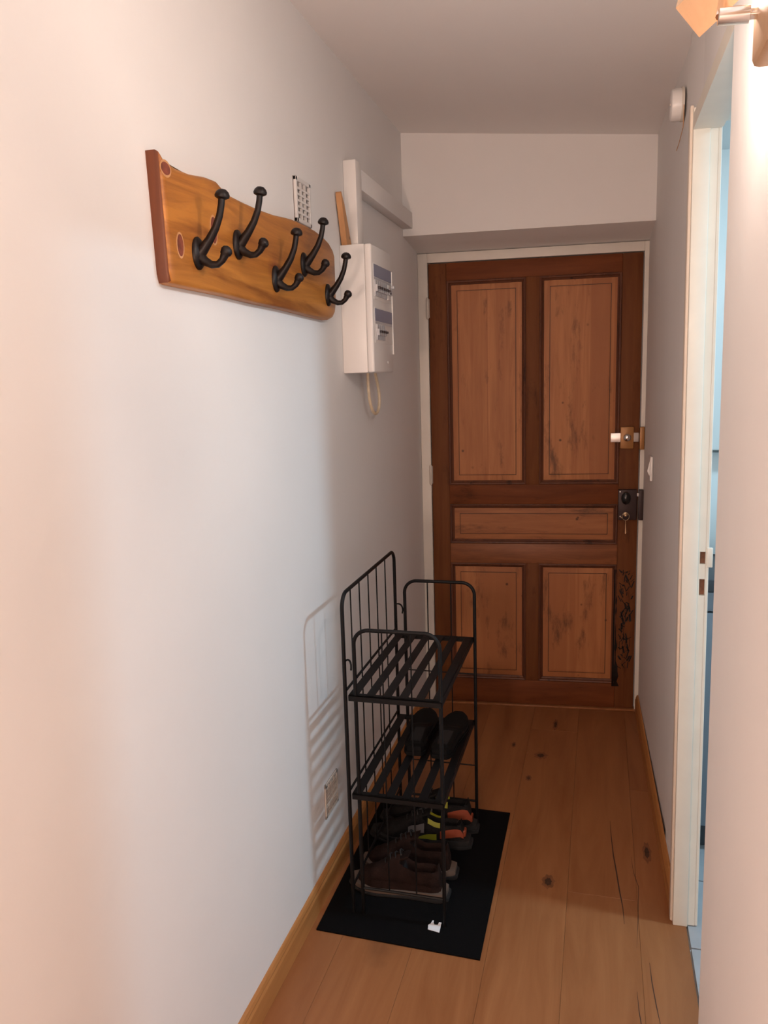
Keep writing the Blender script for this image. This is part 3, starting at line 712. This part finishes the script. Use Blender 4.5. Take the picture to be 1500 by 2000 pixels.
for zs_ in (.678, .383):
    y0, y1, xa, xb = 1.956, 2.506, -.662, -.398
    bm = bmesh.new()
    add_box(bm, (xa, y0, zs_-.018), (xb, y0+.004, zs_), .001, 1); add_box(bm, (xa, y1-.004, zs_-.018), (xb, y1, zs_), .001, 1)
    add_box(bm, (xa, y0, zs_-.004), (xb, y0+.018, zs_), .001, 1); add_box(bm, (xa, y1-.018, zs_-.004), (xb, y1, zs_), .001, 1)
    add_box(bm, (xa, y0, zs_-.018), (xa+.003, y1, zs_), .001, 1); add_box(bm, (xb-.003, y0, zs_-.018), (xb, y1, zs_), .001, 1)
    shf = build('shelf', bm, m_black, rk)
    for i in range(6):
        x = xa+.0035+.0235/2+(xb-xa-.007-.0235)*i/5
        box('slat', (x-.0118, y0+.004, zs_-.0015), (x+.0118, y1-.004, zs_+.0012), m_black, shf)
    for yy in (y0-.004, y1+.004):
        pass

# ------------------------------------------------------------------ shoes
def shoe(name, label, group, loc, heading, L=.275, W=.098, Hh=.085, collar=.0, m_up=m_leather, m_ms=m_mid, m_os=m_outs, style='hike', side=1):
    """heading: angle of the toe direction in the floor plane; loc is the middle of the sole"""
    t = thing(name, loc, label, 'shoe', group)
    t.rotation_euler = (0, 0, heading)
    def hw(s):      # half width along the length, 0 heel, 1 toe
        k = [(0, .20), (.03, .28), (.10, .345), (.25, .345), (.40, .34), (.55, .41), (.70, .47), (.80, .465), (.90, .37), (.97, .22), (1, .10)]
        for (a, va), (b, vb) in zip(k[:-1], k[1:]):
            if a <= s <= b:
                f = (s-a)/(b-a); f = f*f*(3-2*f)*.5+f*.5; return W*(va+(vb-va)*f)
        return W*.1
    def topz(s):
        k = [(0, .52), (.04, .80), (.09, .90), (.17, .90), (.30, .86), (.42, .98), (.55, .86), (.68, .66), (.80, .53), (.90, .44), (.97, .30), (1, .20)]
        for (a, va), (b, vb) in zip(k[:-1], k[1:]):
            if a <= s <= b:
                f = (s-a)/(b-a); f = f*f*(3-2*f); return Hh*(va+(vb-va)*f)
        return Hh*.2
    ST = .024     # top of the sole
    def slab(nm, z0, z1, grow, m, waves=False):
        bm = bmesh.new(); lo_, hi_ = [], []
        ss = [i/26 for i in range(27)]
        ptsl = [(s, 1) for s in ss]+[(s, -1) for s in reversed(ss)]
        ringA, ringB, ringC = [], [], []
        for s, sg in ptsl:
            x = (s-.5)*L*(1+grow*.16); y = sg*(hw(s)+grow*.006); lift = .010*max(0, (s-.72)/.28)**2+.003*max(0, (.12-s)/.12)
            ringA.append(bm.verts.new((x, y*.95, z0+lift))); ringB.append(bm.verts.new((x*1.005, y*1.02, (z0+z1)/2+lift))); ringC.append(bm.verts.new((x, y, z1+lift+(.004 if s < .3 else 0))))
        n_ = len(ptsl)
        for A_, B_ in ((ringA, ringB), (ringB, ringC)):
            for k in range(n_): bm.faces.new((A_[k], A_[(k+1) % n_], B_[(k+1) % n_], B_[k]))
        bm.faces.new(ringA); bm.faces.new(ringC)
        me_o = raw(nm, bm, m, t); return me_o
    def raw(nm, bm, m, parent):
        bmesh.ops.remove_doubles(bm, verts=bm.verts, dist=1e-5); bmesh.ops.recalc_face_normals(bm, faces=bm.faces)
        me = bpy.data.meshes.new(nm); bm.to_mesh(me); bm.free()
        for q in (m if isinstance(m, (list, tuple)) else [m]): me.materials.append(q)
        for p in me.polygons: p.use_smooth = True
        try: me.set_sharp_from_angle(angle=math.radians(50))
        except Exception: pass
        return link(nm, me, parent)
    slab('outsole', 0, .009, 1, m_os); slab('midsole', .0085, ST, .7, m_ms)
    # upper with a sunk opening
    bm = bmesh.new(); NS, NV = 30, 18; grid = []
    for i in range(NS+1):
        s = i/NS; row = []
        H_ = topz(s)+(collar if s < .40 else collar*max(0, 1-(s-.40)/.18))
        wd = hw(s)*.97; x = (s-.5)*L*.985
        lift = .010*max(0, (s-.72)/.28)**2
        for j in range(NV+1):
            a = PI*j/NV; cx, cz = math.cos(a), math.sin(a)
            tap = .78 if s < .45 else .88
            yy = wd*math.copysign(abs(cx)**.75, cx)*(1-(1-tap)*cz); zz = ST-.002+lift+(H_-ST)*cz**.62
            row.append(Vector((x, yy, zz)))
        if .05 < s < .44:
            e = min(1, min((s-.04)/.07, (.46-s)/.06))
            for j in range(NV+1):
                q = abs(j-NV/2)/(NV/2)
                if q < .62:
                    d = 1-(q/.62); row[j].z = row[j].z-(min(1, d*2.6))*(row[j].z-.036)*e
                    row[j].y *= 1-.15*d
        grid.append([bm.verts.new(v) for v in row])
    for i in range(NS):
        for j in range(NV):
            f = bm.faces.new((grid[i][j], grid[i+1][j], grid[i+1][j+1], grid[i][j+1]))
            s = (i+.5)/NS; q = abs(j+.5-NV/2)/(NV/2)
            if .07 < s < .43 and q < .5: f.material_index = 1
    bm.faces.new(grid[0]); bm.faces.new(grid[-1][::-1])
    raw('upper', bm, [m_up, m_leatherd], t)
    def patch(nm, s0, s1, z0f, z1f, sg, m, lift=.0012):
        """band lying on the side of the upper (sg = +1/-1), heights as fractions of the local height"""
        bm = bmesh.new(); last = None; n_ = 8
        for i in range(n_+1):
            s = s0+(s1-s0)*i/n_; H_ = topz(s)+(collar if s < .4 else collar*max(0, 1-(s-.4)/.18)); pr_ = []
            f0 = z0f[0]+(z0f[1]-z0f[0])*i/n_; f1 = z1f[0]+(z1f[1]-z1f[0])*i/n_
            for ff_ in (f0, (f0+f1)/2, f1):
                cz = max(.001, ff_)**(1/.62); cx = math.sqrt(max(0, 1-min(1, cz)**2)); tap = .78 if s < .45 else .88
                yy = hw(s)*.97*(cx**.75)*(1-(1-tap)*cz)+lift
                pr_.append(bm.verts.new(((s-.5)*L*.985-(lift if s < .1 else 0), sg*yy, ST-.002+(H_-ST)*ff_)))
            if last:
                for k in range(2): bm.faces.new((last[k], last[k+1], pr_[k+1], pr_[k]))
            last = pr_
        r_ = bmesh.ops.solidify(bm, geom=list(bm.faces), thickness=.0015)
        return raw(nm, bm, m, t)
    if style == 'hike':
        for sg in (1, -1):
            patch('side_overlay', .30, .74, (.30, .12), (.52, .24), sg, m_pale if sg < 0 else m_leather)
            patch('heel_overlay', .02, .24, (.08, .05), (.62, .30), sg, m_leather)
    if style == 'trail':
        for sg in (1, -1):
            patch('heel_patch', .004, .26, (.30, .10), (.62, .42), sg, m_orange)
            patch('yellow_trim', .30, .52, (.02, .05), (.30, .12), sg, m_neon)
            patch('collar_trim', .26, .40, (.55, .60), (.75, .78), sg, m_neon)
            patch('side_overlay', .44, .62, (.25, .35), (.60, .62), sg, m_pale)
        bm = bmesh.new(); add_box(bm, (-L*.5-.004, -.014, ST+.012), (-L*.5+.012, .014, ST+.035), .004); raw('heel_tab', bm, m_orange, t)
        bm = bmesh.new(); add_box(bm, (-L*.5-.007, -.018, .010), (-L*.5+.02, .018, .022), .004); raw('heel_bumper', bm, m_neon, t)
    if style != 'plain':
        bm = bmesh.new(); add_box(bm, (-.035, -.020, Hh*.78), (.015, .020, Hh*.84), .002)
        for v in bm.verts: v.co.z += -.45*(v.co.x+.01)+collar*.55
        raw('tongue', bm, m_up, t)
        for k in range(4):
            s = .47+.06*k; H_ = topz(s)+collar*max(0, 1-(s-.40)/.18); x = (s-.5)*L*.985
            bm = bmesh.new(); yw = hw(s)*.42
            add_tube(bm, [(x-.004, -yw, H_-.007), (x, -yw*.5, H_+.001), (x+.002, 0, H_+.003), (x, yw*.5, H_+.001), (x-.004, yw, H_-.007)], .0022, 6)
            raw('lace', bm, m_lace, t)
    return t
shoe('walking_shoe', 'brown nubuck walking shoe with taupe midsole, frontmost on the mat in the rack', 'shoes on the mat', (-.566, 2.086, MT), PI-.02, .268, .086, .142)
shoe('walking_shoe', 'brown nubuck walking shoe standing between its twin and the trail shoes', 'shoes on the mat', (-.560, 2.192, MT), PI+.02, .268, .086, .142)
shoe('trail_shoe', 'charcoal trail shoe with orange heel patch and yellow trim, next to the brown walking shoes', 'shoes on the mat', (-.560, 2.358, MT), PI+.02, .300, .086, .122, .0, m_mesh, m_outs, m_outs, 'trail')
shoe('trail_shoe', 'charcoal trail shoe with orange heel patch, last of the row towards the entrance door', 'shoes on the mat', (-.552, 2.453, MT), PI+.0, .300, .074, .132, .02, m_mesh, m_outs, m_outs, 'trail')
shoe('slip_on_shoe', 'flat black slip on shoe at the middle of the lower rack shelf', 'black shoes on the lower shelf', (-.548, 2.350, .3850), PI/2+.06, .255, .086, .042, .0, m_shoeb, m_shoeb, m_shoeb, 'plain')
shoe('slip_on_shoe', 'flat black slip on shoe at the open side of the lower rack shelf', 'black shoes on the lower shelf', (-.452, 2.345, .3850), PI/2-.04, .255, .086, .042, .0, m_shoeb, m_shoeb, m_shoeb, 'plain')
